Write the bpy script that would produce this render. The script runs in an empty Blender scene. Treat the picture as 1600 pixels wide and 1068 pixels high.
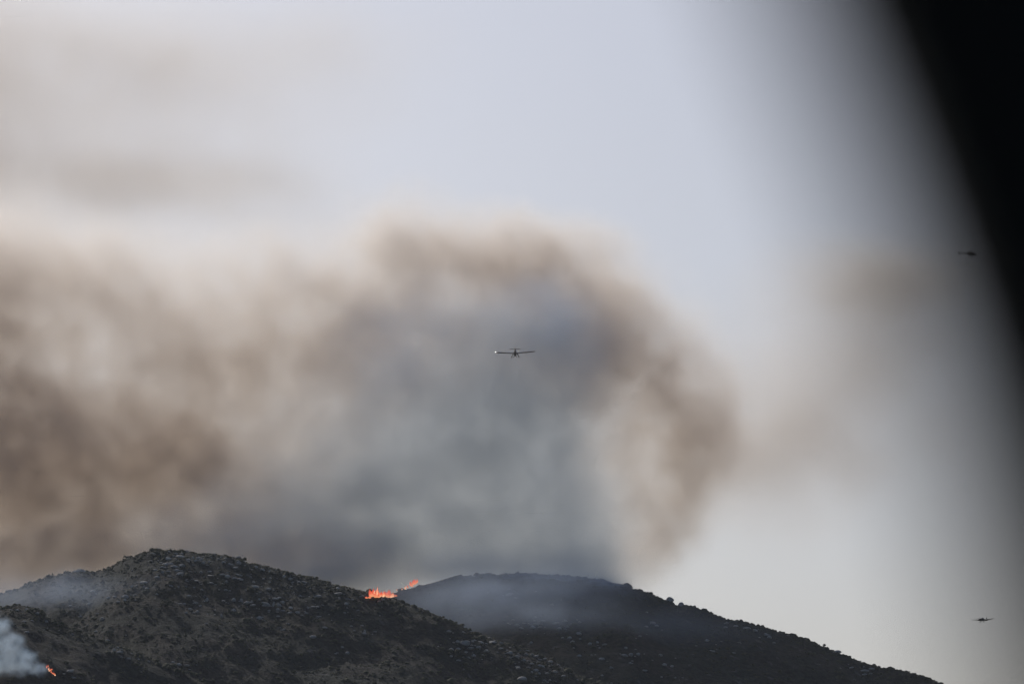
import bpy, bmesh, math, random
import numpy as np
from mathutils import Vector, Matrix

random.seed(7)
R = math.radians
scene = bpy.context.scene
col = scene.collection

# ---------------------------------------------------------------- camera
LENS, PITCH, CAMZ = 200.0, 7.5, 1.65
FPX = 1600 * LENS / 36.0                      # focal length in photograph pixels
cam_d = bpy.data.cameras.new('camera')
cam = bpy.data.objects.new('camera', cam_d)
col.objects.link(cam)
cam.location = (0, 0, CAMZ)
cam.rotation_euler = (R(90 + PITCH), 0, 0)
cam_d.lens = LENS
cam_d.sensor_width = 36.0
cam_d.clip_start = 0.05
cam_d.clip_end = 60000
cam_d.dof.use_dof = True
cam_d.dof.focus_distance = 2700
cam_d.dof.aperture_fstop = 4.0
scene.camera = cam

# ---------------------------------------------------------------- sky, sun, exposure
SUN_EL, SUN_AZ = 34.0, -26.0                  # sun behind the hills, azimuth from +Y towards +X
world = bpy.data.worlds.new('World')
scene.world = world
world.use_nodes = True
wn, wl = world.node_tree.nodes, world.node_tree.links
bg = wn['Background']
sky = wn.new('ShaderNodeTexSky')
sky.sky_type = 'NISHITA'
sky.sun_disc = False
sky.sun_elevation = R(SUN_EL)
sky.sun_rotation = R(SUN_AZ)
sky.altitude = 0
sky.air_density = 0.7
sky.dust_density = 3.0
sky.ozone_density = 3.2
wl.new(sky.outputs[0], bg.inputs['Color'])
bg.inputs['Strength'].default_value = 0.070

sd = bpy.data.lights.new('sun', 'SUN')
sd.energy = 2.2
sd.angle = R(0.6)
sd.color = (1.0, 0.95, 0.88)
so = bpy.data.objects.new('sun', sd)
col.objects.link(so)
sdir = Vector((math.sin(R(SUN_AZ)) * math.cos(R(SUN_EL)), math.cos(R(SUN_AZ)) * math.cos(R(SUN_EL)), math.sin(R(SUN_EL))))
so.rotation_euler = sdir.to_track_quat('Z', 'Y').to_euler()
so.location = (0, -30, 60)

scene.view_settings.view_transform = 'Standard'
scene.view_settings.look = 'None'
scene.view_settings.exposure = 0.0
scene.view_settings.gamma = 1.0
scene.render.engine = 'CYCLES'
cy = scene.cycles
cy.use_denoising = True
cy.max_bounces = 6
cy.volume_bounces = 2
cy.transparent_max_bounces = 16
cy.volume_step_rate = 4.0
cy.volume_max_steps = 256
cy.use_adaptive_sampling = True
cy.adaptive_threshold = 0.03
cy.adaptive_min_samples = 16

# ---------------------------------------------------------------- pixel helper: a direction, cut by a plane at depth Y
cp, sp = math.cos(R(PITCH)), math.sin(R(PITCH))
def ray(u, v):
    a, b = (u - 800) / FPX, (534 - v) / FPX
    return np.array((a, cp - b * sp, sp + b * cp))
def at(u, v, Y):
    d = ray(u, v)
    t = Y / d[1]
    return Vector((d[0] * t, Y, CAMZ + d[2] * t))
def mpp(Y):
    return Y / FPX

# ---------------------------------------------------------------- numpy value noise
def _hash(ix, iy, seed):
    h = (ix.astype(np.int64) * 374761393 + iy.astype(np.int64) * 668265263 + seed * 974711) & 0xFFFFFFFF
    h = ((h ^ (h >> 13)) * 1274126177) & 0xFFFFFFFF
    h = h ^ (h >> 16)
    return (h & 0xFFFF) / 65535.0
def vnoise(x, y, seed=0):
    x0, y0 = np.floor(x), np.floor(y)
    fx, fy = x - x0, y - y0
    fx = fx * fx * fx * (fx * (fx * 6 - 15) + 10)
    fy = fy * fy * fy * (fy * (fy * 6 - 15) + 10)
    a, b = _hash(x0, y0, seed), _hash(x0 + 1, y0, seed)
    c, d = _hash(x0, y0 + 1, seed), _hash(x0 + 1, y0 + 1, seed)
    return (a + (b - a) * fx) * (1 - fy) + (c + (d - c) * fx) * fy - 0.5
def fbm(x, y, oct=4, seed=0, gain=0.5):
    s, a, f = 0, 1, 1
    for o in range(oct):
        s = s + a * vnoise(x * f + 17.3 * o, y * f - 9.1 * o, seed + o)
        a *= gain
        f *= 2.03
    return s

# ---------------------------------------------------------------- object helpers
def tag(o, label=None, cat=None, group=None, kind=None):
    if label: o['label'] = label
    if cat: o['category'] = cat
    if group: o['group'] = group
    if kind: o['kind'] = kind
    return o
def link(name, me, mat=None, parent=None):
    o = bpy.data.objects.new(name, me)
    col.objects.link(o)
    if mat and me: me.materials.append(mat) if len(me.materials) == 0 else None
    if parent: o.parent = parent
    return o
def empty(name, loc, rot=(0, 0, 0)):
    o = bpy.data.objects.new(name, None)
    col.objects.link(o)
    o.location = loc
    o.rotation_euler = rot
    o.empty_display_size = 0.5
    return o
def mesh_np(name, verts, faces, smooth=True):
    me = bpy.data.meshes.new(name)
    verts = np.asarray(verts, dtype=np.float32)
    faces = np.asarray(faces, dtype=np.int32)
    k = faces.shape[1]
    me.vertices.add(len(verts)); me.vertices.foreach_set('co', verts.ravel())
    me.loops.add(faces.size); me.loops.foreach_set('vertex_index', faces.ravel())
    me.polygons.add(len(faces))
    me.polygons.foreach_set('loop_start', np.arange(0, faces.size, k, dtype=np.int32))
    if smooth: me.polygons.foreach_set('use_smooth', np.ones(len(faces), dtype=bool))
    me.update(calc_edges=True)
    return me
def bm_mesh(name, bm, smooth=False):
    me = bpy.data.meshes.new(name)
    bmesh.ops.recalc_face_normals(bm, faces=bm.faces)
    for f in bm.faces: f.smooth = smooth
    bm.to_mesh(me); bm.free()
    return me
def loft(sections, close=True):
    """skin a list of rings (same point count) and cap both ends"""
    bm = bmesh.new()
    rings = [[bm.verts.new(p) for p in s] for s in sections]
    n = len(rings[0])
    for a, b in zip(rings, rings[1:]):
        for i in range(n):
            bm.faces.new((a[i], a[(i + 1) % n], b[(i + 1) % n], b[i]))
    if close:
        bm.faces.new(rings[0][::-1]); bm.faces.new(rings[-1])
    return bm

# ---------------------------------------------------------------- materials
def new_mat(name):
    m = bpy.data.materials.new(name)
    m.use_nodes = True
    return m, m.node_tree.nodes, m.node_tree.links
def paint(name, rgb, rough=0.45, metal=0.0, var=0.12, scale=2.0):
    m, n, l = new_mat(name)
    b = n['Principled BSDF']
    tc = n.new('ShaderNodeTexCoord')
    nz = n.new('ShaderNodeTexNoise'); nz.inputs['Scale'].default_value = scale; nz.inputs['Detail'].default_value = 4
    rp = n.new('ShaderNodeMapRange')
    rp.inputs['To Min'].default_value = 1 - var; rp.inputs['To Max'].default_value = 1 + var
    mx = n.new('ShaderNodeVectorMath'); mx.operation = 'SCALE'
    mx.inputs[0].default_value = rgb
    l.new(tc.outputs['Object'], nz.inputs['Vector']); l.new(nz.outputs['Fac'], rp.inputs['Value'])
    l.new(rp.outputs[0], mx.inputs['Scale']); l.new(mx.outputs[0], b.inputs['Base Color'])
    b.inputs['Specular IOR Level'].default_value = 0.15 if rough > .55 else .5
    b.inputs['Roughness'].default_value = rough; b.inputs['Metallic'].default_value = metal
    return m

def heath_material():
    m, n, l = new_mat('heath')
    b = n['Principled BSDF']
    b.inputs['Roughness'].default_value = 0.95
    b.inputs['Specular IOR Level'].default_value = 0.1
    geo = n.new('ShaderNodeNewGeometry')
    def noise(scale, detail, off):
        mp = n.new('ShaderNodeMapping'); mp.inputs['Location'].default_value = off
        l.new(geo.outputs['Position'], mp.inputs['Vector'])
        z = n.new('ShaderNodeTexNoise'); z.inputs['Scale'].default_value = scale; z.inputs['Detail'].default_value = detail
        z.inputs['Roughness'].default_value = 0.6
        l.new(mp.outputs[0], z.inputs['Vector'])
        return z.outputs['Fac']
    def ramp(fac, stops):
        r = n.new('ShaderNodeValToRGB')
        els = r.color_ramp.elements
        els[0].position, els[0].color = stops[0][0], (*stops[0][1], 1)
        els[1].position, els[1].color = stops[-1][0], (*stops[-1][1], 1)
        for p, c in stops[1:-1]:
            e = els.new(p); e.color = (*c, 1)
        l.new(fac, r.inputs['Fac'])
        return r.outputs[0]
    big = ramp(noise(0.018, 5, (3, 7, 1)), [(0.32, (0.015, 0.019, 0.016)), (0.45, (0.021, 0.023, 0.018)), (0.55, (0.028, 0.023, 0.019)), (0.68, (0.029, 0.030, 0.017))])
    fine = ramp(noise(0.35, 6, (11, 2, 5)), [(0.3, (0.35, 0.35, 0.35)), (0.7, (1.75, 1.75, 1.75))])
    mul = n.new('ShaderNodeMix'); mul.data_type = 'RGBA'; mul.blend_type = 'MULTIPLY'; mul.inputs['Factor'].default_value = 1
    l.new(big, mul.inputs[6]); l.new(fine, mul.inputs[7])
    rockf = ramp(noise(0.12, 8, (40, 20, 9)), [(0.60, (0, 0, 0)), (0.72, (0.75, 0.75, 0.75))])
    mix = n.new('ShaderNodeMix'); mix.data_type = 'RGBA'
    l.new(rockf, mix.inputs['Factor']); l.new(mul.outputs[2], mix.inputs[6])
    mix.inputs[7].default_value = (0.13, 0.125, 0.12, 1)
    l.new(mix.outputs[2], b.inputs['Base Color'])
    bp = n.new('ShaderNodeBump'); bp.inputs['Strength'].default_value = 0.9; bp.inputs['Distance'].default_value = 2.0
    l.new(noise(0.6, 5, (0, 0, 0)), bp.inputs['Height']); l.new(bp.outputs[0], b.inputs['Normal'])
    return m
M = {}
M['heath'] = heath_material()
M['rock'] = paint('granite', (0.33, 0.318, 0.30), 0.9, 0, 0.4, 0.6)
M['scrub'] = paint('scrub_leaf', (0.050, 0.050, 0.027), 0.9, 0, 0.6, 0.05)
M['leaf'] = paint('dark_leaf', (0.028, 0.042, 0.020), 0.85, 0, 0.4, 0.8)
M['bark'] = paint('bark', (0.06, 0.045, 0.035), 0.9, 0, 0.3, 3)
M['grass'] = paint('dry_grass', (0.07, 0.065, 0.03), 0.95, 0, 0.4, 0.02)
M['black'] = paint('black_paint', (0.012, 0.012, 0.011), 0.6, 0, 0.2, 6)
M['plane'] = paint('aircraft_paint', (0.16, 0.16, 0.15), 0.35, 0, 0.1, 0.7)
M['plane_dark'] = paint('aircraft_dark', (0.03, 0.03, 0.03), 0.5, 0, 0.2, 1)
M['glass'] = paint('canopy_glass', (0.02, 0.025, 0.03), 0.08, 0, 0.1, 1)
M['heli'] = paint('helicopter_paint', (0.02, 0.018, 0.018), 0.35, 0, 0.1, 0.7)
def emit_mat(name, rgb, strength):
    m, n, l = new_mat(name)
    n.remove(n['Principled BSDF'])
    e = n.new('ShaderNodeEmission'); e.inputs['Color'].default_value = (*rgb, 1); e.inputs['Strength'].default_value = strength
    l.new(e.outputs[0], n['Material Output'].inputs['Surface'])
    m.cycles.emission_sampling = 'NONE'
    return m
M['lamp'] = emit_mat('wingtip_lamp', (1, 0.98, 0.95), 9)

# ---------------------------------------------------------------- terrain
# ridge lines traced from the photograph; each stands at its own distance
YA, YB, YC = 2750.0, 3000.0, 2450.0
LA = [(-900, 1290), (-500, 1120), (-250, 1010), (-100, 955), (0, 930), (40, 916), (75, 906), (110, 897), (150, 896), (180, 884), (200, 873), (240, 865), (285, 863), (320, 868), (350, 871), (400, 882),
      (450, 896), (500, 909), (550, 923), (600, 936), (640, 946), (700, 970), (740, 990), (800, 1008), (860, 1030), (930, 1068), (1100, 1150), (1600, 1400), (2500, 1900)]
LB = [(-900, 1260), (-300, 1080), (100, 1000), (400, 960), (560, 940), (600, 929), (650, 917), (700, 906), (760, 899), (830, 898), (900, 902), (960, 911), (990, 920), (1040, 937), (1070, 946), (1120, 962), (1200, 984),
      (1255, 998), (1300, 1016), (1350, 1036), (1400, 1047), (1440, 1055), (1470, 1066), (1600, 1110), (2000, 1260), (2800, 1600)]
LC = [(-900, 1150), (-400, 1010), (-100, 955), (0, 950), (30, 951), (60, 957), (78, 968), (100, 978), (140, 990), (200, 1012), (250, 1032), (310, 1066), (420, 1120), (700, 1300), (1400, 1800)]
def prof(pts, Y):
    w = [at(u, v, Y) for u, v in pts]
    return np.array([p.x for p in w]), np.array([p.z for p in w])
PA, PB, PC = prof(LA, YA), prof(LB, YB), prof(LC, YC)
def hill(x, y, P, Y0, sf, sb, rnd, seed, wob):
    yr = Y0 + wob * fbm(x / 170.0, x * 0 + seed, 2, seed)
    d = y - yr
    f = np.where(d < 0, sf, sb) * (np.sqrt(d * d + rnd * rnd) - rnd)
    z = np.interp(x, P[0], P[1]) - f
    k = 1 - np.exp(-(np.abs(d) / 45.0) ** 1.5)
    z = z + k * (15 * fbm(x / 110, y / 150, 3, seed + 3) + 6 * np.abs(fbm(x / 45, y / 90, 3, seed + 5)))
    return z
def height(x, y):
    x, y = np.asarray(x, float), np.asarray(y, float)
    a = hill(x, y, PA, YA, 0.42, 0.45, 14, 1, 18)
    b = hill(x, y, PB, YB, 0.42, 0.40, 14, 21, 22)
    c = hill(x, y, PC, YC, 0.44, 0.40, 8, 41, 12)
    k = 5.0
    m = np.maximum(np.maximum(a, b), c)
    z = m + k * np.log(np.exp((a - m) / k) + np.exp((b - m) / k) + np.exp((c - m) / k)) * np.clip((np.sort(np.stack([a, b, c]), 0)[1] - m) / 20 + 1, 0, 1)
    z = z + 2.2 * fbm(x / 14, y / 18, 3, 60) + 0.8 * fbm(x / 4, y / 5, 2, 70)
    return np.maximum(z, -3.0 + 0 * z)

def spaced(edges):
    out = []
    for a, b, s in edges:
        out.append(np.arange(a, b, s))
    out.append(np.array([edges[-1][1]]))
    return np.concatenate(out)
xs = spaced([(-1500, -420, 20), (-420, -310, 4), (-310, 310, 1.25), (310, 420, 4), (420, 1700, 20)])
ys = spaced([(1500, 2120, 15), (2120, 3030, 2.2), (3030, 3160, 6), (3160, 4300, 25)])
GX, GY = np.meshgrid(xs, ys)
GZ = height(GX, GY)
nx, ny = len(xs), len(ys)
idx = np.arange(nx * ny).reshape(ny, nx)
quads = np.stack([idx[:-1, :-1], idx[:-1, 1:], idx[1:, 1:], idx[1:, :-1]], -1).reshape(-1, 4)
hills = link('hills', mesh_np('hills', np.stack([GX, GY, GZ], -1).reshape(-1, 3), quads), M['heath'])
tag(hills, 'dark scrub covered granite hills under the smoke', 'hill', kind='structure')

# the ground the hills rise from, and where the camera stands
g = []
for r_ in (0, 3, 10, 40, 200, 900, 3000, 12000, 45000):
    for k in range(48):
        a = k / 48 * 2 * math.pi
        x, y = r_ * math.cos(a), r_ * math.sin(a)
        g.append((x, y, 0.0 if r_ < 900 else -0.2))
gf = [(i * 48 + k, i * 48 + (k + 1) % 48, (i + 1) * 48 + (k + 1) % 48, (i + 1) * 48 + k) for i in range(1, 8) for k in range(48)]
gm = mesh_np('ground', g, gf)
bmx = bmesh.new(); bmx.from_mesh(gm)
bmx.verts.ensure_lookup_table()
bmx.faces.new([bmx.verts[48 + k] for k in range(48)])
bmesh.ops.delete(bmx, geom=[bmx.verts[k] for k in range(48)], context='VERTS')
bmx.to_mesh(gm); bmx.free()
ground = link('ground', gm, M['grass'])
tag(ground, 'dry grassy ground below the hills', 'ground', kind='structure')

def hit(u, v, y0=2150.0, y1=3060.0):
    """first point where the pixel's ray meets the hills"""
    d = ray(u, v)
    Y = np.arange(y0, y1, 1.5)
    t = Y / d[1]
    z = CAMZ + d[2] * t
    h = height(d[0] * t, Y)
    k = np.nonzero(h >= z)[0]
    if len(k) == 0: return None
    i = k[0]
    return Vector((d[0] * t[i], Y[i], float(h[i])))

# ---------------------------------------------------------------- scrub: one mass of low bushes
def clump(seed, n=5):
    rng = random.Random(seed)
    V, F = [], []
    for i in range(n):
        cx, cy, r = rng.uniform(-.6, .6), rng.uniform(-.6, .6), rng.uniform(.35, .7)
        h = r * rng.uniform(.7, 1.3)
        b = len(V)
        k = 6
        for q in range(k):
            a = q / k * 6.283 + rng.uniform(-.3, .3)
            V.append((cx + r * math.cos(a) * rng.uniform(.7, 1.2), cy + r * math.sin(a) * rng.uniform(.7, 1.2), rng.uniform(-.3, .1)))
        for q in range(k):
            a = (q + .5) / k * 6.283 + rng.uniform(-.3, .3)
            V.append((cx + .75 * r * math.cos(a) * rng.uniform(.6, 1.2), cy + .75 * r * math.sin(a) * rng.uniform(.6, 1.2), h * rng.uniform(.45, .85)))
        V.append((cx + rng.uniform(-.2, .2) * r, cy + rng.uniform(-.2, .2) * r, h * rng.uniform(.9, 1.15)))
        for q in range(k):
            q2 = (q + 1) % k
            F += [(b + q, b + q2, b + k + q), (b + q2, b + k + q2, b + k + q), (b + k + q, b + k + q2, b + 2 * k)]
    return np.array(V), np.array(F)
rng = np.random.default_rng(5)
protos = [clump(s, 2 + s % 3) for s in range(9)]
NB = 46000
bx_, by_ = rng.uniform(-330, 330, NB * 4), rng.uniform(2200, 3030, NB * 4)
keep = (fbm(bx_ / 40, by_ / 50, 3, 90) + rng.uniform(-.45, .45, NB * 4)) > -0.12
keep &= np.abs(bx_) < by_ * 0.112
bx_, by_ = bx_[keep][:NB], by_[keep][:NB]
# a denser fringe along the ridges, where bushes break the skyline
rx_ = np.concatenate([rng.uniform(-300, 300, 1500)] * 3)
ry_ = np.concatenate([rng.normal(Y0, 9, 1500) for Y0 in (YA - 6, YB - 6, YC - 4)])
bx_, by_ = np.concatenate([bx_, rx_]), np.concatenate([by_, ry_])
bz_ = height(bx_, by_)
bs_ = np.exp(rng.normal(-0.4, 0.42, len(bx_)))
bs_[-4500:] *= 1.35
ba_ = rng.uniform(0, 6.283, len(bx_))
SV, SF, off = [], [], 0
for q in range(9):
    V, F = protos[q]
    sel = slice(q, None, 9)
    x, y, z, k, c, s = bx_[sel, None], by_[sel, None], bz_[sel, None], bs_[sel, None], np.cos(ba_[sel, None]), np.sin(ba_[sel, None])
    W = np.stack([(V[:, 0] * c - V[:, 1] * s) * k * 1.25 + x, (V[:, 0] * s + V[:, 1] * c) * k * 1.25 + y, V[:, 2] * k + z], -1)
    m_ = len(x)
    SV.append(W.reshape(-1, 3)); SF.append((F[None] + (np.arange(m_) * len(V))[:, None, None] + off).reshape(-1, 3)); off += m_ * len(V)
scrub = link('scrub', mesh_np('scrub', np.concatenate(SV), np.concatenate(SF), smooth=False), M['scrub'])
tag(scrub, 'low dark heather and gorse scrub covering the hillsides', 'scrub', kind='stuff')

# ---------------------------------------------------------------- boulders
def rock_mesh(seed):
    r_ = random.Random(seed)
    bm = bmesh.new()
    bmesh.ops.create_icosphere(bm, subdivisions=2, radius=1)
    planes = []
    for k in range(9):
        v = Vector((r_.gauss(0, 1), r_.gauss(0, 1), r_.gauss(0.2, 1))).normalized()
        planes.append((v, r_.uniform(.55, .9)))
    for v in bm.verts:
        p = v.co.copy()
        for n_, d_ in planes:
            t = p.dot(n_)
            if t > d_: p -= n_ * (t - d_) * .9
        p *= 1 + r_.uniform(-.05, .05)
        v.co = p
    return bm_mesh('boulder', bm, False)
rocks = [rock_mesh(100 + k) for k in range(10)]
for m_ in rocks: m_.materials.append(M['rock'])
nrock = 0
def boulder(u, v, w, h, label, group=None, seedling=None, Y=None, sink=.3, tilt=0):
    """w, h in photograph pixels"""
    global nrock
    p = hit(u, v) if Y is None else at(u, v, Y)
    if p is None: return None
    r_ = random.Random(nrock * 7 + 3)
    s = mpp(p.y)
    o = bpy.data.objects.new('boulder', rocks[nrock % 10])
    nrock += 1
    col.objects.link(o)
    hw, hh = w * s * .5, h * s * .5
    o.scale = (hw * 1.1, hw * r_.uniform(.7, 1.1), hh * 1.25)
    o.rotation_euler = (r_.uniform(-.15, .15), tilt + r_.uniform(-.12, .12), r_.uniform(-.5, .5) + (math.pi if r_.random() < .5 else 0))
    o.location = (p.x, p.y, p.z + hh * (1 - 2 * sink))
    return tag(o, label, 'boulder', group)

# clusters of look-alikes: centre in the photograph, label, group
CLUSTERS = {
 'top': [((262, 878), 'pale boulder in the rock pile right under the summit block of the rounded hill', 'rocks under the summit block'),
         ((308, 875), 'pale upright boulder just downhill of the flat summit boulder', 'rocks beside the flat summit boulder'),
         ((362, 882), 'pale tilted slab on the crest where the rounded summit starts falling away', 'tilted slabs on the falling crest'),
         ((352, 902), 'grey boulder of the small outcrop below the tilted crest slabs', 'outcrop below the tilted slabs'),
         ((275, 898), 'flat pale slab in the broken row under the summit rock pile', 'row of slabs under the summit'),
         ((222, 914), 'flat slab in the rocky band under the dark shoulder of bushes', 'band under the bushy shoulder'),
         ((412, 890), 'grey block in the skyline knuckle beyond the rounded summit', 'skyline knuckle beyond the summit')],
 'mid': [((300, 940), 'small pale boulder scattered just beyond the lone green bush', 'boulders beyond the green bush'),
         ((378, 942), 'pale boulder of the loose group in mid slope above the standing stone', 'group above the standing stone'),
         ((346, 962), 'upright standing stone alone on the rounded hill\'s face', None),
         ((405, 966), 'single bright slab alone downhill of the jumbled outcrop', None),
         ((150, 930), 'grey slab veiled by thin haze below the domed skyline boulder', 'hazy slabs below the dome'),
         ((190, 937), 'small grey boulder between the lone green bush and the hazy slope', 'boulders before the green bush'),
         ((140, 964), 'grey boulder above the dark hollow behind the small front ridge', 'boulders above the hollow')],
 'out': [((455, 906), 'pale block in the stones high on the long descending shoulder', 'blocks high on the shoulder'),
         ((432, 948), 'grey boulder of the jumbled outcrop in the middle of the shoulder', 'jumbled shoulder outcrop'),
         ((425, 928), 'flat slab leading up from the jumbled outcrop', 'slabs above the jumbled outcrop'),
         ((500, 936), 'long low slab in scrub on the descending shoulder', 'long low slabs on the shoulder'),
         ((535, 936), 'pale slab on the last stretch of shoulder before the wide flames', 'slabs before the flames'),
         ((595, 938), 'pale rock directly below the wide flames', 'rocks below the flames'),
         ((552, 1000), 'tiny bright stone alone in the dark scrub below the flames', 'bright stones in dark scrub')],
 'spur': [((727, 1008), 'grey boulder in the big broken outcrop on the olive spur', 'big outcrop on the spur'),
          ((768, 1004), 'flat slab in the line of rock along the top of the olive spur', 'rock line along the spur top'),
          ((815, 1026), 'pale boulder in the row stepping down the olive spur', 'row down the spur'),
          ((858, 1046), 'pale boulder in the lowest rocks of the olive spur', 'lowest rocks of the spur')],
 'far': [((800, 932), 'pale slab high up in the haze on the smoking hill', 'slabs high in the haze'), ((863, 944), 'small grey slab alone just under the drifting ridge smoke', None),
         ((850, 976), 'thin grey ledge in the broken band across the smoking hill', 'broken band of ledges'),
         ((905, 998), 'grey boulder in the diagonal line of rocks down the smoking hill', 'diagonal line of rocks'),
         ((1022, 975), 'pale ledge by itself in the middle of the smoking hill\'s slope', 'ledge in mid slope'),
         ((975, 1028), 'flat boulder low down between the two hills\' dark slopes', 'boulders low between the slopes'),
         ((1040, 1034), 'small boulder low on the dark clear slope', 'boulders low on the clear slope'),
         ((1110, 1008), 'small lone boulder on the bare dark slope under the clear skyline', 'lone boulders on the bare slope'),
         ((1170, 983), 'pale ledge close under the clear skyline', 'ledges close under the clear skyline'),
         ((1350, 1048), 'pale ledge at the far tail of the clear skyline', 'ledges at the tail of the skyline')],
 'low': [((182, 1014), 'pale slab of the diagonal rib on the lower slope', 'diagonal rib on the lower slope'),
         ((280, 1037), 'thin slab at the end of the diagonal rib', 'slabs ending the rib'),
         ((110, 1052), 'bright flat slab a little uphill of the red flame line', 'slabs beside the red flames'),
         ((50, 958), 'dark boulder on the crown of the small front ridge', 'boulders on the small front ridge'),
         ((90, 977), 'flat rock in the dip behind the small front ridge', 'rocks in the dip')]}
B_TOP = [(262, 873, 14, 5), (258, 882, 12, 5), (283, 869, 18, 4), (302, 871, 5, 7), (306, 877, 10, 4), (315, 873, 5, 5), (318, 881, 7, 4), (253, 886, 9, 4), (268, 880, 8, 4), (284, 883, 10, 5), (349, 880, 7, 4),
         (358, 880, 6, 3), (373, 880, 9, 6), (368, 887, 10, 4), (281, 896, 12, 4), (284, 899, 7, 4), (328, 900, 12, 4), (347, 897, 11, 3), (355, 902, 9, 6), (353, 909, 7, 3), (246, 901, 8, 5), (265, 900, 10, 3), (225, 911, 14, 4),
         (206, 916, 5, 5), (230, 919, 8, 3), (267, 915, 8, 3), (306, 908, 8, 3), (330, 910, 8, 3), (240, 866, 9, 4), (275, 866, 9, 3), (294, 875, 8, 4), (366, 904, 10, 4), (376, 907, 10, 3), (254, 893, 6, 5), (400, 887, 8, 5), (410, 890, 9, 5), (422, 893, 9, 5)]
B_MID = [(295, 930, 9, 4), (323, 937, 6, 7), (306, 942, 7, 4), (365, 937, 7, 6), (377, 938, 6, 5), (385, 942, 12, 5), (395, 946, 11, 4), (365, 953, 9, 6), (297, 951, 8, 4), (303, 957, 7, 3), (346, 962, 4, 9), (405, 965, 10, 6), (291, 957, 6, 3),
         (170, 933, 8, 4), (191, 932, 6, 4), (195, 938, 7, 4), (139, 944, 9, 4), (110, 948, 8, 4), (145, 925, 10, 5), (160, 966, 12, 6), (126, 963, 7, 4), (184, 941, 8, 3), (213, 938, 6, 3), (313, 946, 6, 3), (288, 944, 7, 3)]
B_OUT = [(444, 901, 6, 5), (453, 904, 6, 5), (457, 911, 6, 3), (475, 909, 12, 4), (420, 922, 11, 4), (430, 935, 11, 4), (427, 944, 4, 10), (435, 946, 9, 6), (418, 945, 8, 6), (434, 952, 7, 5), (453, 957, 9, 4), (465, 958, 9, 5), (455, 951, 8, 3), (405, 938, 5, 4),
         (497, 931, 16, 5), (489, 947, 8, 3), (481, 949, 4, 4), (528, 928, 14, 4), (541, 943, 8, 5), (530, 935, 5, 4), (570, 987, 4, 6), (535, 1013, 5, 4), (592, 941, 7, 3), (598, 936, 7, 5), (566, 932, 9, 3), (469, 932, 7, 3), (442, 941, 6, 5)]
B_SPUR = [(727, 1006, 18, 8), (705, 1015, 9, 5), (716, 1014, 8, 4), (735, 1014, 14, 4), (748, 1012, 10, 4), (770, 1003, 16, 4), (783, 1004, 9, 4), (752, 1003, 8, 4), (760, 1018, 10, 3), (797, 1021, 9, 5), (808, 1025, 8, 4), (818, 1031, 8, 5), (822, 1022, 8, 4), (837, 1026, 11, 4),
          (860, 1034, 9, 5), (838, 1047, 9, 5), (848, 1041, 8, 4), (868, 1049, 9, 4), (880, 1056, 8, 4), (842, 1052, 7, 3), (740, 1024, 9, 3), (715, 1004, 7, 4), (728, 1019, 8, 3), (855, 1053, 8, 3), (886, 1047, 7, 4)]
B_FAR = [(795, 930, 14, 5), (806, 934, 8, 4), (863, 944, 7, 4), (838, 975, 12, 4), (808, 977, 9, 4), (815, 981, 8, 3), (850, 971, 14, 3), (868, 973, 13, 3), (874, 982, 8, 5), (890, 997, 10, 4), (894, 1003, 8, 4), (828, 976, 10, 3), (844, 980, 9, 3), (886, 978, 8, 4), (830, 1004, 5, 4),
         (1020, 973, 12, 4), (1026, 978, 7, 3), (975, 1024, 14, 5), (997, 1023, 8, 5), (940, 1030, 11, 5), (905, 990, 10, 5), (922, 1006, 8, 5), (933, 1003, 6, 4), (945, 1007, 8, 3), (1105, 1001, 8, 4), (1032, 1023, 7, 4), (1038, 1038, 8, 4), (1050, 1041, 7, 4), (978, 1013, 6, 4), (1000, 993, 6, 3),
         (1168, 982, 14, 4), (1180, 985, 9, 4), (1197, 991, 10, 5), (1135, 974, 9, 3), (1115, 1018, 6, 3), (1146, 1020, 7, 3), (1202, 995, 8, 4), (1150, 978, 8, 3), (1350, 1048, 18, 5), (1362, 1044, 12, 4), (1330, 1043, 10, 3), (1350, 1053, 12, 3), (985, 1036, 9, 4), (955, 1044, 8, 3), (905, 1024, 8, 4)]
B_LOW = [(183, 1011, 6, 3), (187, 1018, 12, 5), (168, 1001, 9, 3), (178, 1016, 6, 5), (201, 1028, 10, 4), (150, 987, 9, 3), (110, 1049, 14, 5), (92, 979, 10, 3), (232, 1033, 5, 3), (280, 1037, 9, 4), (292, 1042, 8, 3), (270, 1034, 7, 3), (58, 958, 7, 4), (42, 953, 8, 5), (50, 970, 7, 3), (72, 972, 8, 4), (115, 1060, 9, 3), (27, 953, 9, 4)]
for lst, key in ((B_TOP, 'top'), (B_MID, 'mid'), (B_OUT, 'out'), (B_SPUR, 'spur'), (B_FAR, 'far'), (B_LOW, 'low')):
    for (u, v, w, h) in lst:
        _, lb, gp = min(CLUSTERS[key], key=lambda c: (c[0][0] - u) ** 2 + 4 * (c[0][1] - v) ** 2)
        boulder(u, v + h * .3, w, h, lb, gp, tilt=0.15 if u > 400 else 0.05)
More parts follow.
